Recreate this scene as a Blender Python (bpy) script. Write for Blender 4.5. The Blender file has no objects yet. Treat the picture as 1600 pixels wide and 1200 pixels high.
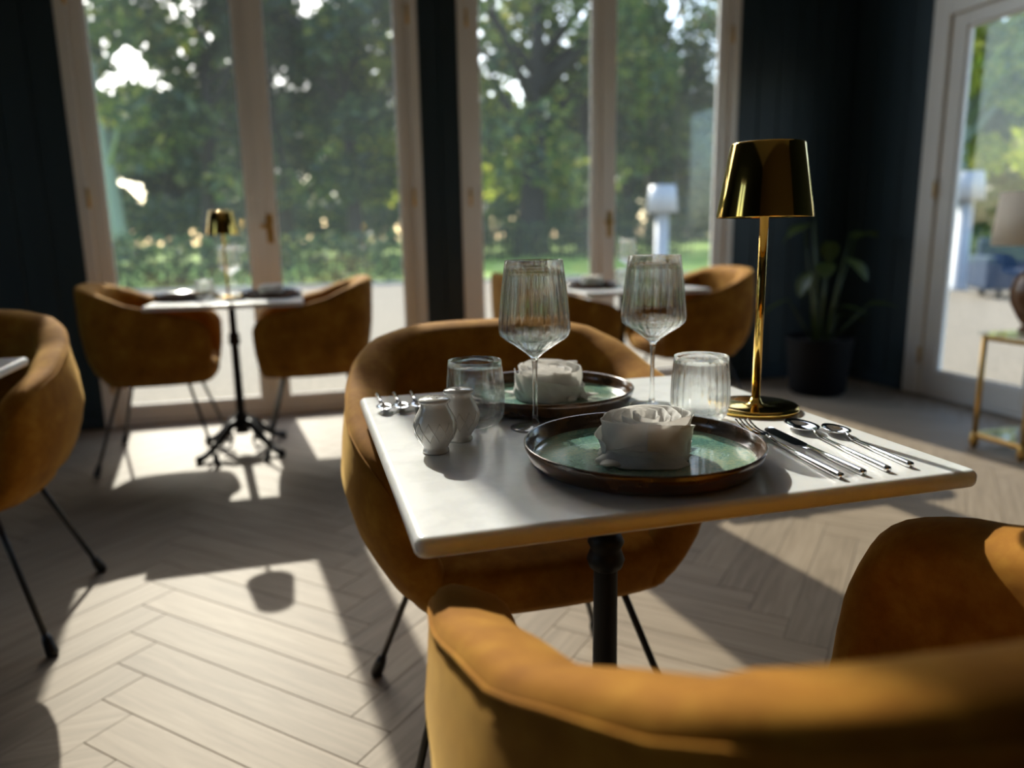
import bpy, bmesh, math, random
from mathutils import Vector, Matrix
random.seed(7)
S = bpy.context.scene
COL = S.collection
PI = math.pi

# ------------------------------------------------------------------ camera
CAM_H = 1.03
RC = ((0.9623688883, -0.0685908572, 0.2629475557),
      (-0.2712645558, -0.1848797122, 0.9445819355),
      (-0.0161760162, -0.9803646191, -0.1965287515))      # camera (right, down, forward) -> world
cam = bpy.data.cameras.new('camera'); cam_o = bpy.data.objects.new('camera', cam); COL.objects.link(cam_o)
cam_o.matrix_world = Matrix(((RC[0][0], -RC[0][1], -RC[0][2], 0), (RC[1][0], -RC[1][1], -RC[1][2], 0),
                             (RC[2][0], -RC[2][1], -RC[2][2], CAM_H), (0, 0, 0, 1)))
cam.sensor_width = 36; cam.lens = 1170 / 1600 * 36; cam.clip_start = 0.02; cam.clip_end = 400
cam.dof.use_dof = True; cam.dof.focus_distance = 0.97; cam.dof.aperture_fstop = 2.3
S.camera = cam_o
def proj(p):
    v = [sum(RC[i][j] * (p[i] - (0, 0, CAM_H)[i]) for i in range(3)) for j in range(3)]
    if v[2] < 0.05: return (-9999, -9999)
    return (800 + 1170 * v[0] / v[2], 600 + 1170 * v[1] / v[2])

# ------------------------------------------------------------------ sky, sun, exposure
SUN_AZ, SUN_EL = math.radians(6.7), math.radians(33.5)      # sun stands beyond the window wall, a little to the left
w = bpy.data.worlds.new('world'); S.world = w; w.use_nodes = True
nt = w.node_tree; nt.nodes.clear()
sky = nt.nodes.new('ShaderNodeTexSky'); sky.sky_type = 'NISHITA'; sky.sun_disc = False
sky.sun_elevation = SUN_EL; sky.sun_rotation = -SUN_AZ; sky.air_density = 1.0; sky.dust_density = 1.5; sky.ozone_density = 1.0
bg = nt.nodes.new('ShaderNodeBackground'); bg.inputs[1].default_value = 0.28
wo = nt.nodes.new('ShaderNodeOutputWorld')
nt.links.new(sky.outputs[0], bg.inputs[0]); nt.links.new(bg.outputs[0], wo.inputs[0])
sl = bpy.data.lights.new('sun', 'SUN'); sl.energy = 4.1; sl.angle = math.radians(0.55); sl.color = (1.0, 0.93, 0.82)
so = bpy.data.objects.new('sun', sl); COL.objects.link(so)
to_sun = Vector((-math.sin(SUN_AZ) * math.cos(SUN_EL), math.cos(SUN_AZ) * math.cos(SUN_EL), math.sin(SUN_EL)))
so.rotation_euler = to_sun.to_track_quat('Z', 'Y').to_euler(); so.location = (-2, 12, 9)
S.view_settings.view_transform = 'Standard'; S.view_settings.look = 'None'
S.view_settings.exposure = 0.88; S.view_settings.gamma = 1.0; S.view_settings.use_curve_mapping = False
S.cycles.use_denoising = True
S.cycles.max_bounces = 14; S.cycles.transmission_bounces = 14; S.cycles.transparent_max_bounces = 24; S.cycles.diffuse_bounces = 6
S.cycles.sample_clamp_indirect = 6.0

# ------------------------------------------------------------------ materials
def mat(name, col=(.8, .8, .8), rough=.5, metal=0., **kw):
    m = bpy.data.materials.new(name); m.use_nodes = True
    b = m.node_tree.nodes['Principled BSDF']
    b.inputs['Base Color'].default_value = (*col, 1); b.inputs['Roughness'].default_value = rough; b.inputs['Metallic'].default_value = metal
    for k, v in kw.items(): b.inputs[k.replace('_', ' ')].default_value = v
    return m
def N(m, t, **kw):
    n = m.node_tree.nodes.new(t)
    for k, v in kw.items(): setattr(n, k, v)
    return n
def L(m, a, b): m.node_tree.links.new(a, b)
def bsdf(m): return m.node_tree.nodes['Principled BSDF']
def ramp(m, fac, stops):
    r = N(m, 'ShaderNodeValToRGB'); e = r.color_ramp.elements
    while len(e) < len(stops): e.new(.5)
    for i, (p, c) in enumerate(stops): e[i].position = p; e[i].color = (*c, 1)
    L(m, fac, r.inputs[0]); return r.outputs[0]
def noise(m, scale, detail=4, coord='Object', stretch=None, rough=.5):
    tc = N(m, 'ShaderNodeTexCoord'); n = N(m, 'ShaderNodeTexNoise'); n.inputs['Scale'].default_value = scale
    n.inputs['Detail'].default_value = detail; n.inputs['Roughness'].default_value = rough
    if stretch:
        mp = N(m, 'ShaderNodeMapping'); mp.inputs['Scale'].default_value = stretch
        L(m, tc.outputs[coord], mp.inputs[0]); L(m, mp.outputs[0], n.inputs['Vector'])
    else: L(m, tc.outputs[coord], n.inputs['Vector'])
    return n.outputs['Fac']
def bump(m, fac, strength=.2, dist=.002):
    b = N(m, 'ShaderNodeBump'); b.inputs['Strength'].default_value = strength; b.inputs['Distance'].default_value = dist
    L(m, fac, b.inputs['Height']); L(m, b.outputs[0], bsdf(m).inputs['Normal'])

M = {}
# mustard velvet
v = M['velvet'] = mat('velvet', (.42, .19, .03), .85, Sheen_Weight=.3, Sheen_Roughness=.35)
bsdf(v).inputs['Sheen Tint'].default_value = (1.0, .68, .25, 1); bsdf(v).inputs['Specular IOR Level'].default_value = .15
L(v, ramp(v, noise(v, 10, 7, rough=.68), [(.30, (.190, .068, .005)), (.5, (.290, .119, .010)), (.70, (.42, .205, .024))]), bsdf(v).inputs['Base Color'])
bump(v, noise(v, 900, 2), .25, .0006)
# marble
m = M['marble'] = mat('marble', (.72, .71, .69), .22)
nz = noise(m, 3.2, 8, rough=.62)
L(m, ramp(m, nz, [(.25, (.66, .67, .68)), (.46, (.73, .735, .735)), (.5, (.67, .675, .68)), (.54, (.735, .74, .74)), (.8, (.77, .775, .78))]), bsdf(m).inputs['Base Color'])
bsdf(m).inputs['Subsurface Weight'].default_value = .4; bsdf(m).inputs['Subsurface Radius'].default_value = (1, .75, .5); bsdf(m).inputs['Subsurface Scale'].default_value = .015
# iron, brass, steel, chrome
M['iron'] = mat('black_iron', (.008, .008, .008), .5, Specular_IOR_Level=.25)
M['rod'] = mat('black_rod', (.010, .010, .010), .35)
b = M['brass'] = mat('brass', (.80, .52, .13), .09, 1.0)
bump(b, noise(b, 60, 2, stretch=(1, 1, .02)), .04, .001)
M['brass_dull'] = mat('brass_dull', (.62, .40, .14), .3, 1.0)
M['steel'] = mat('steel', (.78, .78, .79), .09, 1.0)
# porcelain, linen
M['porcelain'] = mat('porcelain', (.74, .73, .70), .12, Coat_Weight=.4)
M['hole'] = mat('hole', (.02, .02, .02), .9)
l = M['linen'] = mat('linen', (.84, .83, .82), .85)
bump(l, noise(l, 75, 3, stretch=(1, 1, 1.8)), .55, .004)
tl = N(l, 'ShaderNodeBsdfTranslucent'); tl.inputs[0].default_value = (.80, .78, .75, 1)
mxl = N(l, 'ShaderNodeMixShader'); mxl.inputs[0].default_value = .5; L(l, bsdf(l).outputs[0], mxl.inputs[1]); L(l, tl.outputs[0], mxl.inputs[2])
L(l, mxl.outputs[0], l.node_tree.nodes['Material Output'].inputs[0])
# plate
p = M['plate_rim'] = mat('plate_rim', (.05, .03, .02), .22, Coat_Weight=.7, Coat_Roughness=.1)
L(p, ramp(p, noise(p, 16, 6, rough=.65), [(.3, (.018, .014, .012)), (.5, (.060, .030, .014)), (.7, (.17, .075, .025))]), bsdf(p).inputs['Base Color'])
bsdf(p).inputs['Metallic'].default_value = .25
p = M['plate_glaze'] = mat('plate_glaze', (.14, .26, .22), .14, Coat_Weight=1.0, Coat_Roughness=.05)
a = noise(p, 220, 4, rough=.7); c = noise(p, 9, 5)
mx = N(p, 'ShaderNodeMath', operation='MULTIPLY_ADD'); L(p, a, mx.inputs[0]); mx.inputs[1].default_value = .55; L(p, c, mx.inputs[2])
L(p, ramp(p, mx.outputs[0], [(.45, (.022, .085, .085)), (.68, (.085, .215, .190)), (.86, (.24, .34, .235)), (1.0, (.42, .40, .24))]), bsdf(p).inputs['Base Color'])
# glass: clear refracting glass
def glassmat(name, clear, tint=(.97, .985, .98)):
    m = bpy.data.materials.new(name); m.use_nodes = True; m.node_tree.nodes.clear()
    g = N(m, 'ShaderNodeBsdfGlass'); g.inputs['IOR'].default_value = 1.47; g.inputs['Roughness'].default_value = 0; g.inputs['Color'].default_value = (*tint, 1)
    t = N(m, 'ShaderNodeBsdfTransparent'); t.inputs[0].default_value = (.99, .99, .99, 1)
    mx = N(m, 'ShaderNodeMixShader'); mx.inputs[0].default_value = clear
    o = N(m, 'ShaderNodeOutputMaterial'); L(m, g.outputs[0], mx.inputs[1]); L(m, t.outputs[0], mx.inputs[2]); L(m, mx.outputs[0], o.inputs[0])
    return m
M['glass'] = glassmat('drinking_glass', .38)
def panemat(name, dust_haze):
    m = bpy.data.materials.new(name); m.use_nodes = True; m.node_tree.nodes.clear()
    t = N(m, 'ShaderNodeBsdfTransparent'); t.inputs[0].default_value = (.95, .97, .96, 1)
    g = N(m, 'ShaderNodeBsdfGlossy'); g.inputs['Roughness'].default_value = 0.0
    lw = N(m, 'ShaderNodeLayerWeight'); lw.inputs['Blend'].default_value = .5
    pw = N(m, 'ShaderNodeMath', operation='POWER'); L(m, lw.outputs['Facing'], pw.inputs[0]); pw.inputs[1].default_value = 5
    f = N(m, 'ShaderNodeMath', operation='MULTIPLY_ADD'); L(m, pw.outputs[0], f.inputs[0]); f.inputs[1].default_value = .955; f.inputs[2].default_value = .045
    mx = N(m, 'ShaderNodeMixShader'); L(m, f.outputs[0], mx.inputs[0]); L(m, t.outputs[0], mx.inputs[1]); L(m, g.outputs[0], mx.inputs[2])
    d = N(m, 'ShaderNodeBsdfTranslucent'); d.inputs[0].default_value = (.75, .85, .9, 1)  # sun flare haze put in as a faint bluish translucent dust film
    mx2 = N(m, 'ShaderNodeMixShader')
    nz = noise(m, 2.2, 3, coord='Object', stretch=(1, 1, .25))
    mm = N(m, 'ShaderNodeMath', operation='MULTIPLY'); L(m, nz, mm.inputs[0]); mm.inputs[1].default_value = dust_haze
    L(m, mm.outputs[0], mx2.inputs[0]); L(m, mx.outputs[0], mx2.inputs[1]); L(m, d.outputs[0], mx2.inputs[2])
    o = N(m, 'ShaderNodeOutputMaterial'); L(m, mx2.outputs[0], o.inputs[0])
    return m
M['pane'] = panemat('window_glass', .019)
M['door_pane'] = panemat('door_glass', .004)
M['table_glass'] = panemat('table_glass', .01)
# wall, frame, floor
m = M['wall'] = mat('dark_teal_paint', (.012, .03, .042), .5)
L(m, ramp(m, noise(m, 2.5, 3, stretch=(3, 3, .2)), [(.3, (.009, .022, .031)), (.7, (.013, .030, .041))]), bsdf(m).inputs['Base Color'])
m = M['frame'] = mat('cream_paint', (.62, .56, .49), .42)
L(m, ramp(m, noise(m, 6, 3, stretch=(1, 1, .15)), [(.3, (.74, .71, .67)), (.7, (.80, .77, .73))]), bsdf(m).inputs['Base Color'])
M['ceiling'] = mat('ceiling_paint', (.75, .73, .70), .8)
M['subfloor'] = mat('subfloor', (.09, .07, .055), .9)
M['cream_wall'] = mat('rear_wall_paint', (.16, .12, .09), .8)
m = M['plank'] = mat('oak_plank', (.3, .25, .2), .55, Specular_IOR_Level=.2)
oi = N(m, 'ShaderNodeObjectInfo'); tc = N(m, 'ShaderNodeTexCoord'); add = N(m, 'ShaderNodeVectorMath', operation='ADD')
sc = N(m, 'ShaderNodeVectorMath', operation='SCALE'); cb = N(m, 'ShaderNodeCombineXYZ')
for i in range(3): L(m, oi.outputs['Random'], cb.inputs[i])
L(m, cb.outputs[0], sc.inputs[0]); sc.inputs['Scale'].default_value = 37
mp = N(m, 'ShaderNodeMapping'); mp.inputs['Scale'].default_value = (1.6, 22, 1)
L(m, tc.outputs['Object'], mp.inputs[0]); L(m, mp.outputs[0], add.inputs[0]); L(m, sc.outputs[0], add.inputs[1])
n1 = N(m, 'ShaderNodeTexNoise'); n1.inputs['Scale'].default_value = 2.4; n1.inputs['Detail'].default_value = 6; n1.inputs['Distortion'].default_value = .7
L(m, add.outputs[0], n1.inputs['Vector'])
c1 = ramp(m, n1.outputs['Fac'], [(.25, (.185, .142, .098)), (.5, (.245, .192, .135)), (.75, (.30, .24, .175))])
hs = N(m, 'ShaderNodeHueSaturation'); L(m, c1, hs.inputs['Color'])
mr = N(m, 'ShaderNodeMapRange'); L(m, oi.outputs['Random'], mr.inputs[0]); mr.inputs[3].default_value = .91; mr.inputs[4].default_value = 1.08
L(m, mr.outputs[0], hs.inputs['Value']); L(m, hs.outputs[0], bsdf(m).inputs['Base Color'])
bump(m, n1.outputs['Fac'], .12, .002)
# outdoors
m = M['gravel'] = mat('gravel', (.5, .45, .37), .95)
L(m, ramp(m, noise(m, 26, 6, rough=.7), [(.3, (.15, .125, .092)), (.5, (.25, .208, .150)), (.72, (.34, .29, .215))]), bsdf(m).inputs['Base Color'])
M['stone'] = mat('pale_stone', (.40, .39, .37), .8)
m = M['lawn'] = mat('lawn', (.10, .20, .03), .9)
L(m, ramp(m, noise(m, 3, 5), [(.3, (.18, .32, .03)), (.7, (.34, .46, .06))]), bsdf(m).inputs['Base Color'])
def leafmat(name, stops, tr=.5):
    m = bpy.data.materials.new(name); m.use_nodes = True; m.node_tree.nodes.clear()
    g = N(m, 'ShaderNodeNewGeometry')
    col = ramp(m, g.outputs['Random Per Island'], stops)
    d = N(m, 'ShaderNodeBsdfDiffuse'); t = N(m, 'ShaderNodeBsdfTranslucent'); gl = N(m, 'ShaderNodeBsdfGlossy'); gl.inputs['Roughness'].default_value = .35
    L(m, col, d.inputs[0]); L(m, col, t.inputs[0])
    mx = N(m, 'ShaderNodeMixShader'); mx.inputs[0].default_value = tr; L(m, d.outputs[0], mx.inputs[1]); L(m, t.outputs[0], mx.inputs[2])
    m2 = N(m, 'ShaderNodeMixShader'); m2.inputs[0].default_value = .06; L(m, mx.outputs[0], m2.inputs[1]); L(m, gl.outputs[0], m2.inputs[2])
    o = N(m, 'ShaderNodeOutputMaterial'); L(m, m2.outputs[0], o.inputs[0]); return m
M['leaf_dark'] = leafmat('leaf_dark', [(0, (.022, .060, .028)), (.6, (.055, .115, .045)), (.9, (.15, .21, .05)), (1, (.34, .33, .07))], .45)
M['leaf_mid'] = leafmat('leaf_mid', [(0, (.035, .085, .03)), (.5, (.10, .18, .045)), (.85, (.27, .33, .06)), (1, (.50, .44, .09))], .5)
M['leaf_yellow'] = leafmat('leaf_yellow', [(0, (.14, .22, .03)), (.5, (.36, .44, .05)), (1, (.62, .58, .09))], .6)
M['leaf_plant'] = leafmat('leaf_plant', [(0, (.02, .05, .015)), (.7, (.06, .085, .02)), (1, (.24, .17, .04))], .3)
m = M['bark'] = mat('bark', (.035, .030, .026), .95); bump(m, noise(m, 9, 5, stretch=(1, 1, .2)), .8, .05)
m = M['bark_pale'] = mat('bark_pale', (.26, .32, .27), .95); bump(m, noise(m, 9, 5, stretch=(1, 1, .2)), .6, .04)
M['white_plastic'] = mat('white_plastic', (.50, .51, .53), .5)
M['shade'] = mat('beige_shade', (.62, .55, .46), .9)
M['brown_glaze'] = mat('brown_glaze', (.12, .050, .018), .3)
M['navy'] = mat('navy_shade', (.025, .05, .10), .9)  # blue of the hedge shadow put into the made-up sofa's colour
M['pot'] = mat('dark_pot', (.003, .003, .004), .8, Specular_IOR_Level=.2)
M['diffuser'] = mat('lamp_diffuser', (.75, .72, .66), .6)

# ------------------------------------------------------------------ mesh helpers
def link(name, verts, faces, material, parent=None, smooth=False, loc=None, rot=None):
    me = bpy.data.meshes.new(name); me.from_pydata([tuple(v) for v in verts], [], faces); me.validate(); me.update()
    if smooth: me.polygons.foreach_set('use_smooth', [True] * len(me.polygons))
    if material is not None: me.materials.append(M[material] if isinstance(material, str) else material)
    return link_me(name, me, parent, loc, rot)
def link_me(name, me, parent=None, loc=None, rot=None):
    o = bpy.data.objects.new(name, me); COL.objects.link(o)
    if parent: o.parent = parent
    if loc: o.location = loc
    if rot: o.rotation_euler = rot
    return o
def from_bm(name, bm, material, parent=None, smooth=False, loc=None, rot=None, recalc=True):
    if recalc: bmesh.ops.recalc_face_normals(bm, faces=bm.faces)
    me = bpy.data.meshes.new(name); bm.to_mesh(me); bm.free()
    if smooth: me.polygons.foreach_set('use_smooth', [True] * len(me.polygons))
    me.materials.append(M[material] if isinstance(material, str) else material)
    return link_me(name, me, parent, loc, rot)
def add_box(bm, x0, x1, y0, y1, z0, z1):
    vs = [bm.verts.new((x, y, z)) for z in (z0, z1) for y in (y0, y1) for x in (x0, x1)]
    for f in ((0, 2, 3, 1), (4, 5, 7, 6), (0, 1, 5, 4), (2, 6, 7, 3), (0, 4, 6, 2), (1, 3, 7, 5)): bm.faces.new([vs[i] for i in f])
    return vs
def boxes(name, lst, material, parent=None, bevel=0., seg=2, **kw):
    bm = bmesh.new()
    for b in lst: add_box(bm, *b)
    if bevel: bmesh.ops.bevel(bm, geom=bm.edges[:], offset=bevel, segments=seg, affect='EDGES', profile=.5)
    return from_bm(name, bm, material, parent, **kw)
def lathe_data(prof, seg, mod=None, closed=False):
    """prof: list of (r,z).  r==0 ends become poles."""
    vs, fs, rows = [], [], []
    for k, (r, z) in enumerate(prof):
        if r < 1e-7:
            rows.append([len(vs)] * seg); vs.append((0, 0, z)); continue
        row = []
        for i in range(seg):
            a = 2 * PI * i / seg; rr = r * (mod(a, k) if mod else 1)
            row.append(len(vs)); vs.append((rr * math.cos(a), rr * math.sin(a), z))
        rows.append(row)
    n = len(rows)
    for k in range(n if closed else n - 1):
        A, B = rows[k], rows[(k + 1) % n]
        for i in range(seg):
            j = (i + 1) % seg; f = []
            for q in (A[i], A[j], B[j], B[i]):
                if q not in f: f.append(q)
            if len(f) >= 3: fs.append(f)
    return vs, fs
def lathe(name, prof, material, parent=None, seg=48, mod=None, closed=False, smooth=True, **kw):
    vs, fs = lathe_data(prof, seg, mod, closed)
    return link(name, vs, fs, material, parent, smooth, **kw)
def tube_data(pts, radii, seg=10, cap=True):
    pts = [Vector(p) for p in pts]
    if not hasattr(radii, '__len__'): radii = [radii] * len(pts)
    vs, fs = [], []; prev = None
    for i, p in enumerate(pts):
        t = (pts[min(i + 1, len(pts) - 1)] - pts[max(i - 1, 0)]).normalized()
        if prev is None:
            u = t.cross(Vector((0, 0, 1)))
            if u.length < 1e-3: u = t.cross(Vector((1, 0, 0)))
        else: u = prev - t * prev.dot(t)
        u.normalize(); prev = u; w_ = t.cross(u)
        for k in range(seg):
            a = 2 * PI * k / seg; vs.append(p + (u * math.cos(a) + w_ * math.sin(a)) * radii[i])
    for i in range(len(pts) - 1):
        for k in range(seg):
            j = (k + 1) % seg; fs.append((i * seg + k, i * seg + j, (i + 1) * seg + j, (i + 1) * seg + k))
    if cap:
        fs.append(tuple(range(seg))[::-1]); b = (len(pts) - 1) * seg; fs.append(tuple(b + k for k in range(seg)))
    return vs, fs
def tube(name, pts, radii, material, parent=None, seg=10, **kw):
    vs, fs = tube_data(pts, radii, seg); return link(name, vs, fs, material, parent, True, **kw)
def thing(name, label, cat, loc=(0, 0, 0), rz=0., group=None):
    o = bpy.data.objects.new(name, None); COL.objects.link(o); o.empty_display_size = .05
    o.location = loc; o.rotation_euler = (0, 0, rz); o['label'] = label; o['category'] = cat
    if group: o['group'] = group
    return o
def tag(o, label=None, cat=None, group=None, kind=None):
    if label: o['label'] = label
    if cat: o['category'] = cat
    if group: o['group'] = group
    if kind: o['kind'] = kind
    return o
def dup(root, loc, rz, label, group=None):
    def rec(o, parent):
        c = o.copy(); COL.objects.link(c)
        if parent: c.parent = parent
        for ch in list(o.children): rec(ch, c)
        return c
    r = rec(root, None); r.location = loc; r.rotation_euler = (0, 0, rz); r['label'] = label
    if group: r['group'] = group
    return r
def catmull(P, n):
    P = [Vector(p) for p in P]; P = [2 * P[0] - P[1]] + P + [2 * P[-1] - P[-2]]; out = []
    for i in range(1, len(P) - 2):
        for k in range(n):
            t = k / n; a, b, c, d = P[i - 1:i + 3]
            out.append(.5 * ((2 * b) + (c - a) * t + (2 * a - 5 * b + 4 * c - d) * t * t + (3 * b - a - 3 * c + d) * t ** 3))
    out.append(P[-2]); return out
def sstep(t): t = max(0., min(1., t)); return t * t * (3 - 2 * t)

# ------------------------------------------------------------------ room shell
WY, WX = 4.53, 3.70            # window wall, right wall
X0, Y0, H = -3.6, -3.2, 4.5   # unseen left and rear walls, ceiling
WT = .125                       # wall thickness
WIN = [(-1.10, .735), (.965, 2.81)]; WTOP = 4.15
DY0, DY1, DTOP = 2.05, 3.88, 2.34
# floor with herringbone planks
fl = boxes('floor', [(X0, WX, Y0, WY, -.08, -.012)], 'subfloor'); tag(fl, kind='structure')
PW, PN = .11, 7; PL = PW * PN; GAP = .0006
def clip(poly, ax, lim, keep_less):
    out = []
    for i in range(len(poly)):
        a, b = poly[i], poly[(i + 1) % len(poly)]
        ia, ib = (a[ax] <= lim) == keep_less, (b[ax] <= lim) == keep_less
        if ia: out.append(a)
        if ia != ib:
            t = (lim - a[ax]) / (b[ax] - a[ax]); out.append((a[0] + (b[0] - a[0]) * t, a[1] + (b[1] - a[1]) * t))
    return out
c45 = math.sqrt(.5); planks = []
def rot45(p, q): return ((p - q) * c45 + .12, (p + q) * c45 + .03)
for k in range(-110, 110):
    for j in range(-12, 12):
        p0 = k + 2 * PN * j
        for kind, (pa, pb, qa, qb) in (('h', (p0, p0 + PN, k, k + 1)), ('v', (p0 + PN, p0 + PN + 1, k + 1 - PN, k + 1))):
            c = rot45((pa + pb) / 2 * PW, (qa + qb) / 2 * PW)
            if X0 - .4 < c[0] < WX + .4 and Y0 - .4 < c[1] < WY + .4: planks.append((c, kind))
def plank_prism(poly, cx, cy, ang):
    ca, sa = math.cos(-ang), math.sin(-ang)
    loc = [((x - cx) * ca - (y - cy) * sa, (x - cx) * sa + (y - cy) * ca) for x, y in poly]
    mx = sum(p[0] for p in loc) / len(loc); my = sum(p[1] for p in loc) / len(loc); n = len(loc)
    def inset(p, d): 
        v = Vector((p[0] - mx, p[1] - my)); s = Vector((p[0] - math.copysign(d, v.x), p[1] - math.copysign(d, v.y))); return s
    vs = [(*p, -.012) for p in loc] + [(*p, -.0008) for p in loc] + [(*inset(p, .0010), 0) for p in loc]
    fs = [tuple(range(n))[::-1]] + [(i, (i + 1) % n, n + (i + 1) % n, n + i) for i in range(n)] + \
         [(n + i, n + (i + 1) % n, 2 * n + (i + 1) % n, 2 * n + i) for i in range(n)] + [tuple(range(2 * n, 3 * n))]
    return vs, fs
full = None; rest_v, rest_f = [], []; nshow = 0
def plank_vis(c):
    q = proj((c[0], c[1], 0)); return -120 < q[0] < 1720 and 500 < q[1] < 1330
for c, kind in sorted(planks, key=lambda t: t[0][0] ** 2 + t[0][1] ** 2):
    ang = PI / 4 if kind == 'h' else -PI / 4
    ux, uy = math.cos(ang), math.sin(ang); hl, hw = PL / 2 - GAP, PW / 2 - GAP
    poly = [(c[0] + a * hl * ux - b * hw * uy, c[1] + a * hl * uy + b * hw * ux) for a, b in ((-1, -1), (1, -1), (1, 1), (-1, 1))]
    q = poly
    for ax, lim, less in ((0, WX, True), (1, WY, True), (0, X0, False), (1, Y0, False)): q = clip(q, ax, lim, less) if q else q
    if len(q) < 3: continue
    if plank_vis(c) and nshow < 300:
        nshow += 1
        if q == poly and full is not None: o = link_me('plank', full, fl, (*c, 0), (0, 0, ang))
        else:
            vs, fs = plank_prism(q, c[0], c[1], ang); o = link('plank', vs, fs, 'plank', fl, loc=(*c, 0), rot=(0, 0, ang))
            if q == poly: full = o.data
    else:
        vs, fs = plank_prism(q, 0, 0, 0); b0 = len(rest_v); rest_v += vs; rest_f += [tuple(i + b0 for i in f) for f in fs]
tag(link('far_planks', rest_v, rest_f, 'plank', fl), kind='stuff')

bm = bmesh.new()
for (a, b) in ((X0 - WT, WIN[0][0]), (WIN[0][1], WIN[1][0]), (WIN[1][1], WX + WT)): add_box(bm, a, b, WY, WY + WT, -.08, H)
for a, b in WIN:
    add_box(bm, a, b, WY, WY + WT, WTOP, H); add_box(bm, a, b, WY, WY + WT, -.08, -.001)
wb = tag(from_bm('wall_back', bm, 'wall'), kind='structure')
# narrow vertical wall boards
def boards(parent, fixed, a, b, axis, z0=.09, z1=H - .1, w_=.145):
    n = max(1, round((b - a) / w_)); s = (b - a) / n
    for i in range(n):
        p, q = a + i * s + .002, a + (i + 1) * s - .002
        bx = (p, q, fixed - .012, fixed, z0, z1) if axis == 'x' else (fixed - .012, fixed, p, q, z0, z1)
        boxes('wall_board', [bx], 'wall', parent, bevel=.003, seg=1)
boards(wb, WY, -2.27, WIN[0][0], 'x'); boards(wb, WY, WIN[0][1], WIN[1][0], 'x', w_=.115); boards(wb, WY, WIN[1][1], WX - .012, 'x')
wr = boxes('wall_right', [(WX, WX + WT, DY1, WY, -.08, H), (WX, WX + WT, Y0, DY0, -.08, H), (WX, WX + WT, DY0, DY1, DTOP, H), (WX, WX + WT, DY0, DY1, -.08, -.001)], 'wall')
tag(wr, kind='structure'); boards(wr, WX, DY1, WY - .012, 'y')
LY0, LY1, LTOP = .75, 2.05, 2.7  # opening for the added window in the unseen left wall
tag(boxes('wall_left', [(X0 - WT, X0, Y0, LY0, -.08, H), (X0 - WT, X0, LY1, WY, -.08, H), (X0 - WT, X0, LY0, LY1, LTOP, H), (X0 - WT, X0, LY0, LY1, -.08, -.001)], 'wall'), kind='structure')
tag(boxes('wall_rear', [(X0 - WT, WX + WT, Y0 - WT, Y0, -.08, H)], 'cream_wall'), kind='structure')
tag(boxes('ceiling', [(X0 - WT, WX + WT, Y0 - WT, WY + WT, H, H + .1)], 'ceiling'), kind='structure')
tag(boxes('baseboard_back', [(X0, WIN[0][0], WY - .018, WY, 0, .09), (WIN[0][1], WIN[1][0], WY - .018, WY, 0, .09), (WIN[1][1], WX - .018, WY - .018, WY, 0, .09)], 'wall', bevel=.003, seg=1), kind='structure')
tag(boxes('baseboard_right', [(WX - .018, WX, DY1, WY, 0, .09), (WX - .018, WX, Y0, DY0, 0, .09)], 'wall', bevel=.003, seg=1), kind='structure')

# windows: two-leaf glazed doors.  built along +x from 0..W in local space, wall face at y=0, outside +y
def french(name, W_, top, loc, rz, fr=.055, stile=.065, mid=.070, bottom=.075, handles=True, toprail=.08, glass='pane'):
    t = thing(name, '', '', loc, rz); del t['label']; del t['category']; t['kind'] = 'structure'
    d0, d1 = .0, .11
    boxes('window_frame', [(0, fr, d0 - .012, d1, 0, top), (W_ - fr, W_, d0 - .012, d1, 0, top), (fr, W_ - fr, d0 - .012, d1, top - fr, top), (fr, W_ - fr, d0 + .01, d1 + .06, 0, .025)], 'frame', t, bevel=.004)
    boxes('window_sill', [(.0, W_, d1 + .06, d1 + .40, -.02, .015)], 'stone', t, bevel=.004)
    c = W_ / 2
    for s, (a, b) in enumerate(((fr + .002, c - .001), (c + .001, W_ - fr - .002))):
        la, lb = (stile, mid) if s == 0 else (mid, stile)
        z0, z1 = .028, top - fr - .003
        sa = boxes('sash', [(a, a + la, .012, .07, z0, z1), (b - lb, b, .012, .07, z0, z1), (a + la, b - lb, .012, .07, z0, z0 + bottom), (a + la, b - lb, .012, .07, z1 - toprail, z1)], 'frame', t, bevel=.005)
        boxes('pane', [(a + la - .004, b - lb + .004, .037, .043, z0 + bottom - .004, z1 - toprail + .004)], glass, sa)
        bd = .014
        boxes('glazing_bead', [(a + la, a + la + bd, .022, .037, z0 + bottom, z1 - toprail), (b - lb - bd, b - lb, .022, .037, z0 + bottom, z1 - toprail),
                               (a + la + bd, b - lb - bd, .022, .037, z0 + bottom, z0 + bottom + bd), (a + la + bd, b - lb - bd, .022, .037, z1 - toprail - bd, z1 - toprail)], 'frame', sa, bevel=.003, seg=1)
        if s == 1 and handles:
            h = boxes('handle', [(c + .022, c + .056, .004, .012, 1.00, 1.16), (c + .030, c + .048, -.035, .004, 1.085, 1.103), (c - .01, c + .048, -.047, -.033, 1.083, 1.105)], 'brass_dull', sa, bevel=.002, seg=1)
    boxes('cover_strip', [(c - .02, c + .02, -.002, .012, .028, top - fr - .003)], 'frame', t, bevel=.004)
    for zz in (.25, 1.25, 2.25):
        if zz < top - .1:
            for xx in (fr, W_ - fr): tube('hinge', [(xx, -.014, zz - .05), (xx, -.014, zz + .05)], .008, 'brass_dull', t, seg=8)
    return t
for i, (a, b) in enumerate(WIN): french('window_%d' % (i + 1), b - a, WTOP, (a, WY, 0), 0)
french('door_1', DY1 - DY0, DTOP, (WX, DY1, 0), -PI / 2, fr=.12, stile=.10, mid=.10, bottom=.13, glass='door_pane')

french('window_3', LY1 - LY0, LTOP, (X0, LY0, 0), PI / 2)  # added out of view for extra daylight and streaks on the brass

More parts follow.
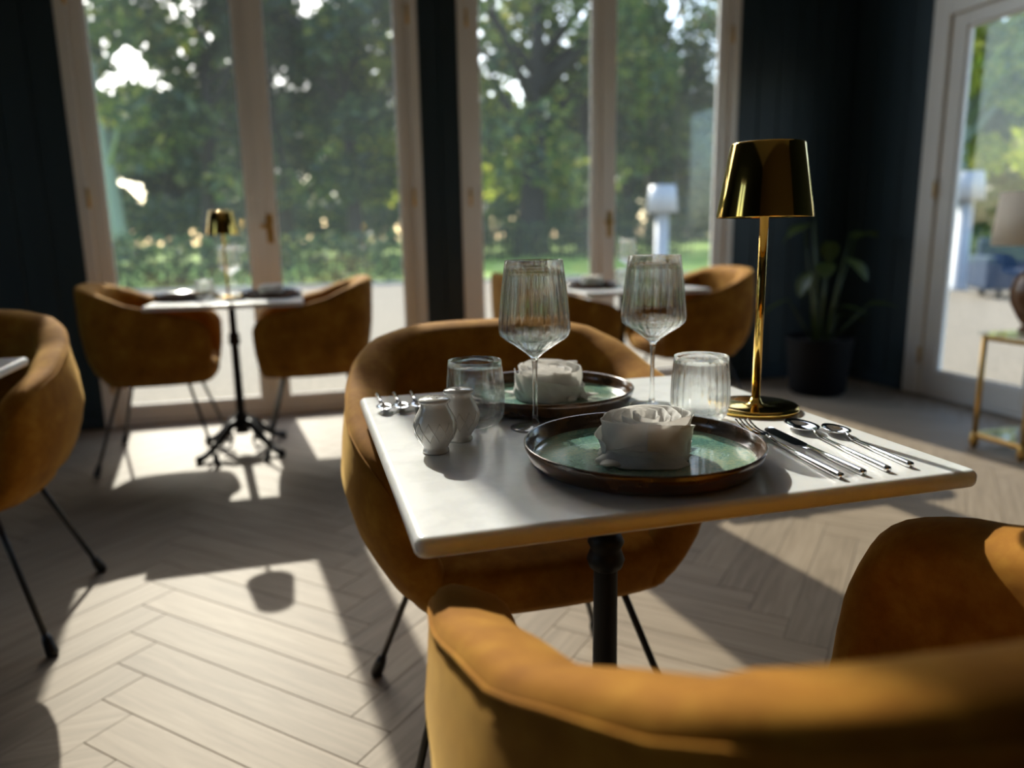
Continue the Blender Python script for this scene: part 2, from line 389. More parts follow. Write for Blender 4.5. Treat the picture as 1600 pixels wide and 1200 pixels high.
# ------------------------------------------------------------------ outdoors: ground and planting
tag(boxes('ground_gravel', [(-60, 3.5, WY + WT, 17, -.14, -.03), (3.92, 70, -30, 17, -.14, -.03), (3.5, 3.92, WY + WT, 17, -.14, -.03), (-60, -3.9, -30, WY + WT, -.14, -.03)], 'gravel'), kind='structure')
tag(boxes('ground_lawn', [(-120, 140, 17, 160, -.14, -.02)], 'lawn'), kind='structure')
tag(boxes('terrace_kerb', [(-30, 40, 16.86, 17.0, -.1, .03)], 'stone'), kind='structure')

def leaves_mesh(name, blobs, n, size, seed, material, parent, flat=.0):
    rnd = random.Random(seed); vs, fs = [], []
    tot = sum(b[3] * b[4] * b[5] for b in blobs)
    for (cx, cy, cz, rx, ry, rz) in blobs:
        k = max(8, int(n * rx * ry * rz / tot))
        for _ in range(k):
            while True:
                x, y, z = rnd.uniform(-1, 1), rnd.uniform(-1, 1), rnd.uniform(-1, 1); r2 = x * x + y * y + z * z
                if r2 < 1 and rnd.random() < .25 + .75 * r2: break
            c = Vector((cx + x * rx, cy + y * ry, cz + z * rz)); s = size * rnd.uniform(.55, 1.3)
            u = Vector((rnd.gauss(0, 1), rnd.gauss(0, 1), rnd.gauss(0, .7))).normalized()
            v_ = u.cross(Vector((rnd.gauss(0, 1), rnd.gauss(0, 1), rnd.gauss(0, 1)))).normalized()
            b0 = len(vs); nrm = u.cross(v_) * s * .12
            vs += [c - u * s, c - u * s * .1 + v_ * s * .42 + nrm, c + u * s, c - u * s * .1 - v_ * s * .42 + nrm]
            fs.append((b0, b0 + 1, b0 + 2, b0 + 3))
    o = link(name, vs, fs, material, parent); o['kind'] = 'stuff'; return o
def tree(label, x, y, h, crown_r, trunk_r, seed, leaf='leaf_mid', n=5200, size=.22, bark='bark', base_frac=.22, nblob=16, group='park trees beyond the terrace', fork=False):
    rnd = random.Random(seed); t = thing('tree', label, 'tree', (x, y, -.03), 0, group)
    lean = rnd.uniform(-.05, .05)
    tips = []
    pts = [(lean * h * k / 6 + rnd.uniform(-.08, .08) * (k > 0), rnd.uniform(-.1, .1) * (k > 0), h * .72 * k / 6) for k in range(7)]
    tube('trunk', pts, [trunk_r * (1.25 if k == 0 else 1 - .72 * k / 6) for k in range(7)], bark, t, seg=9)
    for k in range(9 if not fork else 12):
        a = k * 2.4 + rnd.random(); z0 = h * rnd.uniform(.28, .62); z1 = z0 + h * rnd.uniform(.12, .3); rr = crown_r * rnd.uniform(.45, .9)
        j = min(5, int(z0 / (h * .72) * 6)); p0 = Vector(pts[j]).lerp(Vector(pts[j + 1]), z0 / (h * .72) * 6 - j)
        p2 = Vector((p0.x + rr * math.cos(a), p0.y + rr * math.sin(a), z1)); p1 = p0.lerp(p2, .5) + Vector((0, 0, -.2 + rnd.random() * .5))
        tube('branch', [p0, p1, p2], [trunk_r * .38, trunk_r * .24, trunk_r * .07], bark, t, seg=6); tips.append(p2)
    blobs = []
    for k in range(nblob):
        a = rnd.random() * 2 * PI; rr = crown_r * math.sqrt(rnd.random()) * .8; z = h * (base_frac + (1 - base_frac) * rnd.random() ** .85) - .3
        s = crown_r * rnd.uniform(.26, .42); blobs.append((rr * math.cos(a), rr * math.sin(a), z, s, s, s * .75))
    for p in tips: blobs.append((p.x, p.y, p.z, crown_r * .3, crown_r * .3, crown_r * .24))
    leaves_mesh('foliage', blobs, n, size, seed + 900, leaf, t)
    return t
TREES = [
 ('slim pale-barked tree at the left edge of the left window', -4.6, 23, 8.6, 2.5, .22, 1, 'leaf_mid', 3600, 'bark_pale', False),
 ('dark leaning tree behind the left leaf of the left window', -2.6, 25, 9.2, 2.8, .26, 2, 'leaf_dark', 5200, 'bark', False),
 ('dense dark tree beside the central post of the left window', -.3, 27, 9.8, 3.2, .30, 3, 'leaf_dark', 7200, 'bark', False),
 ('dense dark tree in the middle of the right leaf of the left window', 1.9, 25, 9.2, 3.0, .28, 4, 'leaf_dark', 7200, 'bark', False),
 ('yellowing tree behind the dark pillar between the windows', 4.2, 26, 9.6, 2.8, .28, 5, 'leaf_yellow', 3600, 'bark', False),
 ('large forked tree with the thickest dark trunk, in the right window', 6.5, 21, 9.4, 3.6, .46, 6, 'leaf_mid', 4200, 'bark', True),
 ('leafy green tree behind the central post of the right window', 9.4, 24, 10.0, 3.2, .30, 7, 'leaf_mid', 6500, 'bark', False),
 ('dense green tree in the right leaf of the right window', 12.4, 25, 10.2, 3.4, .32, 8, 'leaf_dark', 7200, 'bark', False),
 ('tree behind the dark corner between window and glazed door', 16, 23, 9.6, 3.2, .30, 9, 'leaf_mid', 4200, 'bark', False),
 ('sunlit yellow-green tree in the left edge of the glazed door', 16.6, 16.2, 7.4, 2.6, .24, 10, 'leaf_yellow', 4800, 'bark_pale', False),
 ('bright yellow-green tree at the right edge of the glazed door', 20.5, 15.8, 8.2, 3.0, .26, 11, 'leaf_yellow', 5200, 'bark', False),
]
KT = 1.85
for (lb, x, y, h, cr, tr_, sd, lf, n, bk, fk) in TREES: tree(lb, x * KT, y * KT, h * KT, cr * KT, tr_ * KT, sd, lf, n, size=.38, bark=bk, fork=fk)
# far rows of trees closing the park
for i, (x, y, h, r) in enumerate([(-18, 44, 8, 3.6), (-11, 47, 8.5, 3.6), (-4, 45, 8, 3.6), (3.2, 48, 9, 3.8), (10.5, 46, 8.5, 3.6), (18, 48, 9, 3.8), (25.5, 45, 8.5, 3.6), (32, 40, 9, 3.6), (37, 33, 9, 3.6), (40, 25, 8, 3.6)]):
    places = ['far left beyond the left window', 'second from the left in the far row', 'third from the left in the far row', 'fourth from the left in the far row', 'fifth from the left in the far row', 'sixth from the left in the far row', 'far behind the right window frame', 'far behind the dark corner wall', 'far beyond the glazed door', 'farthest right beyond the glazed door']
    tree('tall dark background tree, ' + places[i], x * 1.75, y * 1.75, h * 1.75, r * 1.75, .6, 40 + i, 'leaf_dark' if i % 3 else 'leaf_mid', 4600, .72, group='far row of park trees', base_frac=.05, nblob=18)
for i, (x, y) in enumerate([(-14.5, 55), (-7.5, 57), (-.4, 56), (6.8, 57), (14.2, 58), (22, 57), (29.5, 53), (37, 46), (43.5, 38), (47, 29), (18.6, 41)]):
    places = ['leftmost of the hindmost row', 'second of the hindmost row from the left', 'third of the hindmost row from the left', 'fourth of the hindmost row from the left', 'fifth of the hindmost row from the left', 'sixth of the hindmost row from the left', 'seventh of the hindmost row from the left', 'eighth of the hindmost row from the left', 'ninth of the hindmost row from the left', 'rightmost of the hindmost row', 'standing before the hindmost row, right of the thick trunk']
    tree('hazy dark tree, ' + places[i], x * 1.75, y * 1.75, 16.6, 7.1, .63, 60 + i, 'leaf_dark', 4200, .86, group='hindmost row of park trees', base_frac=.03, nblob=20)
# low hedges on the park edge
def hedge(label, x0, x1, y, h, d, seed, leaf):
    t = thing('hedge', label, 'hedge', ((x0 + x1) / 2, y, -.03), 0, 'hedges along the park edge'); W_ = (x1 - x0) / 2
    step = .8 if h < 3 else 2.2; k = int((x1 - x0) / step) + 1
    leaves_mesh('foliage', [(-W_ + (i + .5) * 2 * W_ / k, 0, h * .5, step * .78, d, h * .55) for i in range(k)], int((420 if h < 3 else 150) * (x1 - x0)), .10 if h < 3 else .30, seed, leaf, t)
    bmx = [((-W_ + (i + .5) * 2 * W_ / k), 0) for i in range(k)]
    for (bx, by) in bmx: tube('stem', [(bx, by, 0), (bx + .03, by, h * .7)], [.03, .012], 'bark', t, seg=5)
    return t
hedge('low dark hedge across the lower left window', -7, 3.4, 18.5, 1.15, .5, 71, 'leaf_dark')
hedge('low dark hedge across the lower right window', 5.2, 16, 30, 1.5, .7, 72, 'leaf_dark')
hedge('low hedge seen through the glazed door', 13.5, 26, 13.4, .95, .5, 73, 'leaf_dark')
hedge('tall clipped hedge far behind the lawn, left part', -34, 4, 64, 4.2, 1.2, 74, 'leaf_dark')
hedge('tall clipped hedge far behind the lawn, middle part', 5, 42, 64, 4.2, 1.2, 75, 'leaf_dark')
hedge('tall clipped hedge far behind the trees of the glazed door', 44, 70, 52, 4.2, 1.2, 76, 'leaf_dark')
# iron fence in front of the far hedge
t = thing('garden_fence', 'black iron garden fence on the lawn in the right window', 'fence', (10.5, 28.8, -.03))
for zz in (.25, 1.15): boxes('rail', [(-5.5, 5.5, -.02, .02, zz - .02, zz + .02)], 'iron', t)
for i in range(56): boxes('bar', [(-5.5 + i * .2 - .012, -5.5 + i * .2 + .012, -.012, .012, 0, 1.35)], 'iron', t)
# white garden floor lamps
def garden_lamp(label, x, y, h):
    t = thing('garden_lamp', label, 'lamp', (x, y, -.03), 0, 'white garden lamps')
    lathe('post', [(0, 0), (.17, 0), (.17, .03), (.125, .06), (.115, h - .45), (0, h - .45)], 'white_plastic', t, 24)
    lathe('lamp_shade', [(.27, h - .46), (.275, h - .46), (.225, h), (0, h), (0, h - .01), (.215, h - .01), (.265, h - .46)], 'white_plastic', t, 32)
    return t
garden_lamp('white garden lamp seen in the right window', 6.22, 12.3, 1.85)
garden_lamp('white garden lamp standing outside the glazed door', 10.8, 10.32, 1.95)
# made-up sofa shape standing in for a dark blue hedge shadow outside
t = thing('blue_shade_sofa', 'made-up navy sofa shape for the blue hedge shadow outside the glazed door', 'sofa', (11.0, 8.6, -.03), -.5)
boxes('seat', [(-1.1, 1.1, -.4, .4, .12, .42)], 'navy', t, bevel=.05, seg=3)
boxes('backrest', [(-1.1, 1.1, .28, .48, .30, .88)], 'navy', t, bevel=.06, seg=3)
for s in (-1, 1): boxes('armrest', [(s * 1.1 - .11, s * 1.1 + .11, -.4, .46, .12, .62)], 'navy', t, bevel=.05, seg=3)
for sx in (-1, 1):
    for sy in (-1, 1): boxes('leg', [(sx * 1.0 - .03, sx * 1.0 + .03, sy * .33 - .03, sy * .33 + .03, 0, .13)], 'iron', t)

# ------------------------------------------------------------------ velvet tub chair
def make_chair(label, group):
    t = thing('tub_chair', label, 'chair', group=group)
    half = [(-.272, .295, 0), (-.316, .225, 0), (-.338, .13, 0), (-.345, .02, 0), (-.336, -.11, 0), (-.290, -.22, 0), (-.20, -.277, 0), (-.095, -.296, 0), (0, -.299, 0)]
    full_ = half + [(-p[0], p[1], 0) for p in half[-2::-1]]
    C = catmull(full_, 7); n = len(C)
    arc = [0.]
    for i in range(1, n): arc.append(arc[-1] + (C[i] - C[i - 1]).length)
    tot = arc[-1]
    # resample: dense close to the two tips
    ss = [0, .002, .006, .012, .020, .030, .045, .065, .09, .12]
    mid_ = [.12 + (tot - .24) * k / 40 for k in range(1, 40)]
    ss = ss + mid_ + [tot - s for s in ss[::-1]]
    def at(s):
        s = max(0, min(tot - 1e-9, s))
        i = max(k for k in range(n - 1) if arc[k] <= s + 1e-12); f_ = (s - arc[i]) / (arc[i + 1] - arc[i]); return C[i].lerp(C[i + 1], f_)
    T = .043; TV = .050; ZB = .395
    def interp(z, tab):
        for (z0, a0), (z1, a1) in zip(tab[:-1], tab[1:]):
            if z <= z1: return a0 + (a1 - a0) * sstep((z - z0) / (z1 - z0)) * .5 + (a1 - a0) * max(0, (z - z0) / (z1 - z0)) * .5
        return tab[-1][1]
    SX = [(.395, .74), (.44, .86), (.50, .945), (.58, 1.0), (.66, .98), (.74, .935), (.84, .865)]     # flank is egg-shaped: widest at the belly
    SY = [(.395, .76), (.44, .85), (.52, .93), (.66, .98), (.84, 1.0)]
    rows = []; pipe = []; mids = []
    for s in ss:
        p = at(s); tg = (at(s + .012) - at(s - .012)).normalized(); nv = Vector((tg.y, -tg.x, 0))
        if nv.dot(Vector((p.x, p.y - .02, 0))) < 0: nv = -nv
        e = min(s, tot - s)
        top = interp(-p.y, [(-.30, .668), (-.135, .712), (.04, .757), (.184, .807), (.24, .827), (.30, .846)])
        R1 = .085
        if e < R1: top -= R1 * (1 - math.sqrt(max(0, 1 - ((R1 - e) / R1) ** 2))) * .95
        RT = .043
        th = T * (math.sqrt(max(0.0004, 1 - ((RT - e) / RT) ** 2)) if e < RT else 1)
        row = []
        hz = top - TV
        def ctr(z):
            k = interp(z, SX); k2 = interp(z, SY); q = Vector((p.x * k, .02 + (p.y - .02) * (k2 * .5 + .5 if p.y > .02 else k2), 0)); return q - nv * T
        zs = [ZB + (hz - ZB) * f_ for f_ in (0, .04, .12, .25, .4, .58, .78, .92, 1)]
        for z in zs: q = ctr(z); row.append(q + nv * th + Vector((0, 0, z)))
        q = ctr(hz)
        for k in range(1, 8):
            a = PI * k / 8; lat = math.copysign(abs(math.cos(a)) ** .62, math.cos(a))
            row.append(q + nv * th * lat + Vector((0, 0, hz + (TV * math.sin(a) ** .62 + .010 * (lat - 1)) * (th / T))))
        for z in [hz - .014, hz - (hz - .45) * .3, hz - (hz - .45) * .65, .445]: q = ctr(z); row.append(q - nv * th + Vector((0, 0, z)))
        rows.append(row); pipe.append(row[9] + Vector((0, 0, .001))); mids.append(ctr(.44))
    vs = [v_ for r in rows for v_ in r]; m_ = len(rows[0]); fs = []
    for i in range(len(rows) - 1):
        for k in range(m_ - 1): fs.append((i * m_ + k, i * m_ + k + 1, (i + 1) * m_ + k + 1, (i + 1) * m_ + k))
    fs.append(tuple(range(m_))); fs.append(tuple((len(rows) - 1) * m_ + k for k in range(m_))[::-1])
    fs.append(tuple(i * m_ for i in range(len(rows))))          # bottom pan
    bm = bmesh.new(); bv = [bm.verts.new(v_) for v_ in vs]
    for f_ in fs: bm.faces.new([bv[i] for i in f_])
    from_bm('shell', bm, 'velvet', t, smooth=True)
    tube('piping', pipe[3:-3], .0017, 'velvet', t, seg=6)
    # seat: D-shaped cushion between the arms, with its front panel
    inner = mids[3:-3]
    prof = [(1.0, .385, -.010), (1.0, .400, .0), (1.0, .448, .008), (1.0, .466, .004), (.97, .478, -.012), (.90, .484, -.035), (.6, .488, -.10)]
    vs, fs = [], []
    outl = [Vector((v_.x, v_.y, 0)) for v_ in inner]
    fx = outl[-1].x; fy = outl[-1].y
    front = [Vector((fx - 2 * fx * k / 10, fy + .022 * math.sin(PI * k / 10) ** .6, 0)) for k in range(1, 10)]
    outl = outl + front; cc = Vector((0, .0, 0)); mm = len(outl)
    for (k, z, off) in prof:
        for q in outl:
            d = (q - cc); vs.append(cc + d * k + Vector((0, off if q.y > .1 else 0, z)))
    for i in range(len(prof) - 1):
        for k in range(mm): fs.append((i * mm + k, i * mm + (k + 1) % mm, (i + 1) * mm + (k + 1) % mm, (i + 1) * mm + k))
    fs.append(tuple(range(mm))); fs.append(tuple((len(prof) - 1) * mm + k for k in range(mm)))
    bm = bmesh.new(); bv = [bm.verts.new(v_) for v_ in vs]
    for f_ in fs: bm.faces.new([bv[i] for i in f_])
    from_bm('seat', bm, 'velvet', t, smooth=True)
    for sx in (-1, 1):
        for sy in (-1, 1):
            a, b_ = Vector((sx * .15, sy * .14, .40)), Vector((sx * .285, sy * .255, .0))
            lg = tube('leg', [a, a.lerp(b_, .5), a.lerp(b_, .96)], .0075, 'rod', t, seg=8)
            tube('foot_cap', [a.lerp(b_, .86), a.lerp(b_, .90), a.lerp(b_, .975), b_ + Vector((0, 0, .001))], [.009, .0135, .0155, .012], 'rod', lg, seg=10)
    boxes('under_frame', [(-.17, .17, -.16, .16, .388, .398)], 'rod', t)
    return t
CG = 'mustard velvet tub chairs'
chairs = [
 ((.42, .488), 0.0, 'mustard velvet tub chair in the foreground, back towards the viewer, tucked under the marble table'),
 ((.395, 1.40), PI, 'mustard velvet tub chair on the far side of the marble table, facing the viewer'),
 ((-.950, 2.235), PI, 'sunlit mustard tub chair cut off by the left edge of the picture'),
 ((-.675, 3.85), -PI / 2, 'mustard tub chair left of the small table at the left window'),
 ((.045, 3.85), PI / 2, 'mustard tub chair right of the small table at the left window'),
 ((1.24, 3.66), -PI / 2, 'mustard tub chair half hidden behind the wine glasses at the right window'),
 ((2.02, 3.66), PI / 2, 'mustard tub chair by the right window beside the dark corner'),
]
ch0 = make_chair(chairs[0][2], CG); ch0.location = (*chairs[0][0], 0)
for (x, y), rz, lb in chairs[1:]: dup(ch0, (x, y, 0), rz, lb, CG)

# ------------------------------------------------------------------ marble bistro table
def make_table(label, group):
    t = thing('bistro_table', label, 'table', group=group)
    bm = bmesh.new(); h_ = .333; r = .010; vs = []
    vsb = add_box(bm, -h_, h_, -h_, h_, .728, .75)
    bmesh.ops.bevel(bm, geom=[e for e in bm.edges if abs(e.verts[0].co.z - e.verts[1].co.z) > .01], offset=.012, segments=4, affect='EDGES', profile=.5)
    bmesh.ops.bevel(bm, geom=[e for e in bm.edges if abs(e.verts[0].co.z - e.verts[1].co.z) < .001 and len(e.link_faces) == 2 and abs(e.link_faces[0].normal.z - e.link_faces[1].normal.z) > .5], offset=.0085, segments=4, affect='EDGES', profile=.5)
    o = from_bm('table_top', bm, 'marble', t, smooth=True)
    o.modifiers.new('wn', 'WEIGHTED_NORMAL').keep_sharp = True
    lathe('column', [(0, .09), (.036, .09), (.030, .12), (.021, .15), (.019, .40), (.018, .58), (.0165, .60), (.0165, .727), (0, .727)], 'iron', t, 24)
    lathe('collar', [(.018, .525), (.025, .530), (.029, .542), (.025, .553), (.023, .560), (.028, .570), (.024, .580), (.018, .584)], 'iron', t, 24)
    lathe('collar', [(.019, .15), (.03, .155), (.034, .17), (.03, .185), (.019, .19)], 'iron', t, 24)
    boxes('top_plate', [(-.13, .13, -.13, .13, .722, .7285)], 'iron', t, bevel=.002, seg=1)
    for k in range(4):
        a = PI / 4 + k * PI / 2; ca, sa = math.cos(a), math.sin(a)
        pr = [(.02, .15), (.07, .135), (.12, .095), (.17, .055), (.22, .028), (.255, .020), (.275, .022)]
        ft = tube('foot', [(r_ * ca, r_ * sa, z) for r_, z in pr], [.022, .021, .018, .016, .016, .018, .012], 'iron', t, seg=10)
        tube('scroll', [((.10 + .03 * math.cos(b_)) * ca, (.10 + .03 * math.cos(b_)) * sa, .055 + .026 * math.sin(b_)) for b_ in [j * PI / 6 for j in range(12)]], .006, 'iron', ft, seg=6)
        lathe('floor_pad', [(0, 0), (.016, 0), (.016, .008), (0, .008)], 'iron', ft, 12, loc=(.262 * ca, .262 * sa, 0))
    return t
TG = 'marble bistro tables'
TX, TY = .420, .992
tb0 = make_table('white marble bistro table laid for two in the foreground', TG); tb0.location = (TX, TY, 0)
dup(tb0, (-.996, 1.770, 0), 0, 'white marble table cut off by the left edge of the picture', TG)
dup(tb0, (-.325, 3.82, 0), 0, 'small marble table with black iron foot by the left window', TG)
dup(tb0, (1.63, 3.66, 0), 0, 'small marble table behind the wine glasses by the right window', TG)

# ------------------------------------------------------------------ table ware
TZ = .75
def make_plate(label, loc, group='green glazed plates'):
    t = thing('dinner_plate', label, 'plate', loc, 0, group)
    R_ = .1475
    lathe('rim', [(.0, .0), (.128, .0), (.136, .003), (.142, .010), (.1465, .020), (.1475, .0265), (.1462, .0285), (.1442, .0272), (.1420, .018), (.1375, .0085), (.132, .0055), (.0, .005)], 'plate_rim', t, 96)
    lathe('glaze', [(0, .0058), (.10, .0058), (.126, .0061), (.1335, .0072), (.1372, .0098), (.1372, .0080), (.133, .0052), (0, .0048)], 'plate_glaze', t, 96)
    return t
P1 = make_plate('green glazed plate with brown rim nearest the viewer', (.395, .820, TZ))
P2 = dup(P1, (.387, 1.178, TZ), 1.3, 'green glazed plate with brown rim on the far side of the marble table')
for (x, y, r, lb) in [(-.52, 3.84, .4, 'plate on the left side of the small table at the left window'), (-.14, 3.84, 2.0, 'plate on the right side of the small table at the left window'),
                      (1.46, 3.66, .9, 'plate on the left side of the table at the right window'), (1.83, 3.66, 2.6, 'plate on the right side of the table at the right window')]:
    dup(P1, (x, y, TZ), r, lb)

def make_napkin(label, loc, rz, group='rose-folded napkins', k_=1.0):
    t = thing('napkin', label, 'napkin', loc, rz, group); rnd = random.Random(5)
    def sheet(name, ang0, ang1, rf, zb, zt, seed, nz=7, na=60, curl=.006, sub=1):
        vs, fs = [], []; r1 = random.Random(seed); ph = [r1.uniform(0, 6) for _ in range(6)]
        for i in range(na + 1):
            u = i / na; a = ang0 + (ang1 - ang0) * u
            for k in range(nz + 1):
                v_ = k / nz; z = zb(u) + (zt(u) - zb(u)) * v_
                r = rf(u, v_) + .0022 * math.sin(3 * a + ph[0] + 3 * v_) + .0014 * math.sin(7 * a + ph[1] - 5 * v_) + .0008 * math.sin(13 * a + ph[2] + 9 * v_)
                r += curl * max(0, v_ - .82) / .18 * (1 if v_ < .99 else .7)
                if k == nz: z -= .0025
                vs.append((r * math.cos(a), r * math.sin(a), z))
        for i in range(na):
            for k in range(nz): b0 = i * (nz + 1) + k; fs.append((b0, b0 + nz + 1, b0 + nz + 2, b0 + 1))
        o = link(name, vs, fs, 'linen', t, True)
        s = o.modifiers.new('s', 'SOLIDIFY'); s.thickness = .0014; s.offset = 0
        if sub: o.modifiers.new('b', 'SUBSURF').levels = 1; o.modifiers['b'].render_levels = 1
        return o
    # rolled heart of the rose
    sheet('petal_roll', 1.0, 1.0 + 2 * PI * 3.3, lambda u, v_: .005 + .039 * u ** .9 + .005 * v_ * u, lambda u: .004, lambda u: .0575 - .004 * u + .0035 * math.sin(u * 23), 11, 6, 170, .0035)
    # overlapping outer folds, each running from a high to a low corner
    sheet('outer_fold', 0, 2 * PI - .02, lambda u, v_: .0485 + .004 * math.sin(v_ * PI * .8), lambda u: .001, lambda u: .056 + .004 * math.sin(2 * PI * u + 2.2), 21, 8, 80, .003)
    sheet('outer_fold', 2.7, 5.7, lambda u, v_: .0525 + .0025 * math.sin(v_ * PI * .75) + .002 * u, lambda u: .001, lambda u: .010 + .050 * u ** 1.15, 22, 8, 64, .0035)
    sheet('outer_fold', 4.3, 7.9, lambda u, v_: .0560 + .003 * math.sin(v_ * PI * .7) - .002 * u, lambda u: .001, lambda u: .059 - .047 * u ** 1.3, 23, 8, 64, .0035)
    sheet('outer_fold', .6, 3.4, lambda u, v_: .0530 + .003 * math.sin(v_ * PI * .7), lambda u: .001, lambda u: .055 - .03 * u, 25, 8, 60, .0035)
    sheet('outer_fold', 3.2, 5.2, lambda u, v_: .0590 + .006 * (1 - v_) ** 2, lambda u: .001, lambda u: .010 + .016 * math.sin(PI * u) ** .7, 24, 6, 40, .002)
    for a, ln, wd in ((3.62, .036, .020), (.25, .032, .020), (5.6, .010, .016)):
        vs, fs = [], []
        for i in range(9):
            u = i / 8; hw = wd * (1 - u) ** .8
            for k in range(-2, 3):
                rr = .048 + ln * u; off = hw * k / 2
                vs.append((rr * math.cos(a) - off * math.sin(a), rr * math.sin(a) + off * math.cos(a), .0025 + .006 * (1 - u) * (1 - (k / 2) ** 2) + .003 * u * u))
        for i in range(8):
            for k in range(4): b0 = i * 5 + k; fs.append((b0, b0 + 5, b0 + 6, b0 + 1))
        o = link('corner_tip', vs, fs, 'linen', t, True); s = o.modifiers.new('s', 'SOLIDIFY'); s.thickness = .0016; s.offset = 1
    return t
NP = TZ + .0062
N1 = make_napkin('white napkin folded into a rose on the near green plate', (.398, .822, NP), .0)
N2 = dup(N1, (.395, 1.185, NP), 2.3, 'white folded napkin on the far plate behind the wine glass')
for (x, y, r, lb) in [(-.14, 3.84, 1.0, 'small white napkin on the right plate of the table at the left window'), (1.46, 3.66, 3.0, 'small white napkin on the left plate of the table at the right window')]:
    o = dup(N1, (x, y, NP), r, lb)

# ribbed wine glass
NR_ = 26
def ribs(amp): return lambda a, k: 1 + amp * math.cos(NR_ * a)
def make_wineglass(label, loc, rz=0, group='ribbed wine glasses'):
    t = thing('wine_glass', label, 'wine glass', loc, rz, group)
    outp = [(.0, .104), (.006, .105), (.014, .112), (.028, .122), (.042, .131), (.0500, .138), (.0520, .146), (.0512, .160), (.0475, .195), (.0440, .222), (.0412, .2435)]
    inn = [(.0405, .2438), (.0430, .222), (.0464, .195), (.0500, .160), (.0507, .147), (.0488, .141), (.041, .1345), (.027, .1265), (.013, .1185), (.005, .1140), (0, .1135)]
    def md(a, k):
        if k < 4 or 9 <= k <= 11 or k > 19: return 1
        return 1 + (.0105 if k >= 11 else .0035) * math.cos(NR_ * a + .4 * k)
    lathe('bowl', outp + inn, 'glass', t, NR_ * 6, mod=md)
    lathe('stem', [(0, .0062), (.0055, .0066), (.0042, .016), (.0036, .03), (.0034, .06), (.0036, .085), (.0045, .098), (.0060, .1046), (0, .1036)], 'glass', t, 20)
    lathe('foot', [(0, 0), (.035, 0), (.0368, .0008), (.0368, .0016), (.030, .0026), (.016, .0046), (.0075, .0068), (0, .0064)], 'glass', t, 48)
    return t
WG1 = make_wineglass('ribbed wine glass left of the napkin, in front of the far plate', (.318, 1.018, TZ))
dup(WG1, (.541, 1.092, TZ), .5, 'ribbed wine glass standing between far plate and brass lamp')
for (x, y, lb) in [(-.33, 3.98, 'wine glass on the table by the left window'), (1.72, 3.80, 'wine glass on the table by the right window')]: dup(WG1, (x, y, TZ), .2, lb)
def make_tumbler(label, loc, amp, rz=0, group='water tumblers'):
    t = thing('tumbler', label, 'tumbler', loc, rz, group)
    outp = [(0, .0), (.026, .0), (.034, .003), (.0405, .012), (.0435, .026), (.0440, .042), (.0428, .066), (.0405, .088), (.0395, .0985)]
    inn = [(.0385, .0987), (.0394, .088), (.0416, .066), (.0427, .042), (.0421, .028), (.0385, .017), (.030, .012), (.012, .0105), (0, .0105)]
    def md(a, k):
        if k < 3 or k in (8, 9) or k > 14: return 1
        return 1 + (amp if k > 9 else amp * .3) * math.cos(24 * a)
    lathe('glass_body', outp + inn, 'glass', t, 144, mod=md); return t
TU1 = make_tumbler('smooth water tumbler behind the salt and pepper shakers', (.240, 1.066, TZ), .004)
TU2 = make_tumbler('ribbed water tumbler in front of the brass lamp foot', (.566, .982, TZ), .012)
dup(TU1, (-.42, 3.68, TZ), 0, 'tumbler on the table by the left window'); dup(TU1, (1.56, 3.50, TZ), 0, 'tumbler on the table by the right window')

# shakers
def make_shaker(label, loc, rz, holes, group='porcelain shakers'):
    t = thing('shaker', label, 'shaker', loc, rz, group)
    prof = [(0, 0), (.0165, 0), (.0180, .0015), (.0178, .004), (.0160, .006), (.0175, .010), (.0235, .019), (.0275, .029), (.0284, .037), (.0265, .046), (.0225, .054), (.0190, .060), (.0178, .064), (.0183, .067)]
    lathe('body', prof, 'porcelain', t, 48)
    # raised lattice band
    def rad(z):
        for (r0, z0), (r1, z1) in zip(prof[:-1], prof[1:]):
            if z0 <= z <= z1 and z1 > z0: return r0 + (r1 - r0) * (z - z0) / (z1 - z0)
        return .02
    vs, fs = [], []
    for k in range(12):
        for sgn in (-1, 1):
            pts = []
            for j in range(9):
                z = .018 + .026 * j / 8; a = 2 * PI * k / 12 + sgn * .55 * (j / 8 - .5); r = rad(z) + .0001; pts.append((r * math.cos(a), r * math.sin(a), z))
            v1, f1 = tube_data(pts, .0007, 5); b0 = len(vs); vs += v1; fs += [tuple(i + b0 for i in f_) for f_ in f1]
    link('lattice_relief', vs, fs, 'porcelain', t, True)
    cap = lathe('lid', [(.0183, .067), (.0208, .0680), (.0212, .0700), (.0195, .0722), (.0120, .0742), (0, .0750)], 'porcelain', t, 40)
    for k in range(holes):
        a = k * 2 * PI / max(1, holes - 1) if k else 0; r = .008 if k else 0
        lathe('hole', [(0, .0751 if k == 0 else .0746), (.0011, .0751 if k == 0 else .0746), (.0011, .0738), (0, .0738)], 'hole', cap, 8, loc=(r * math.cos(a), r * math.sin(a), 0))
    return t
make_shaker('white porcelain shaker with lattice relief, nearer the table edge', (.157, .943, TZ), .3, 5)
make_shaker('white porcelain shaker half hidden behind the front shaker', (.199, .990, TZ), 1.1, 3)

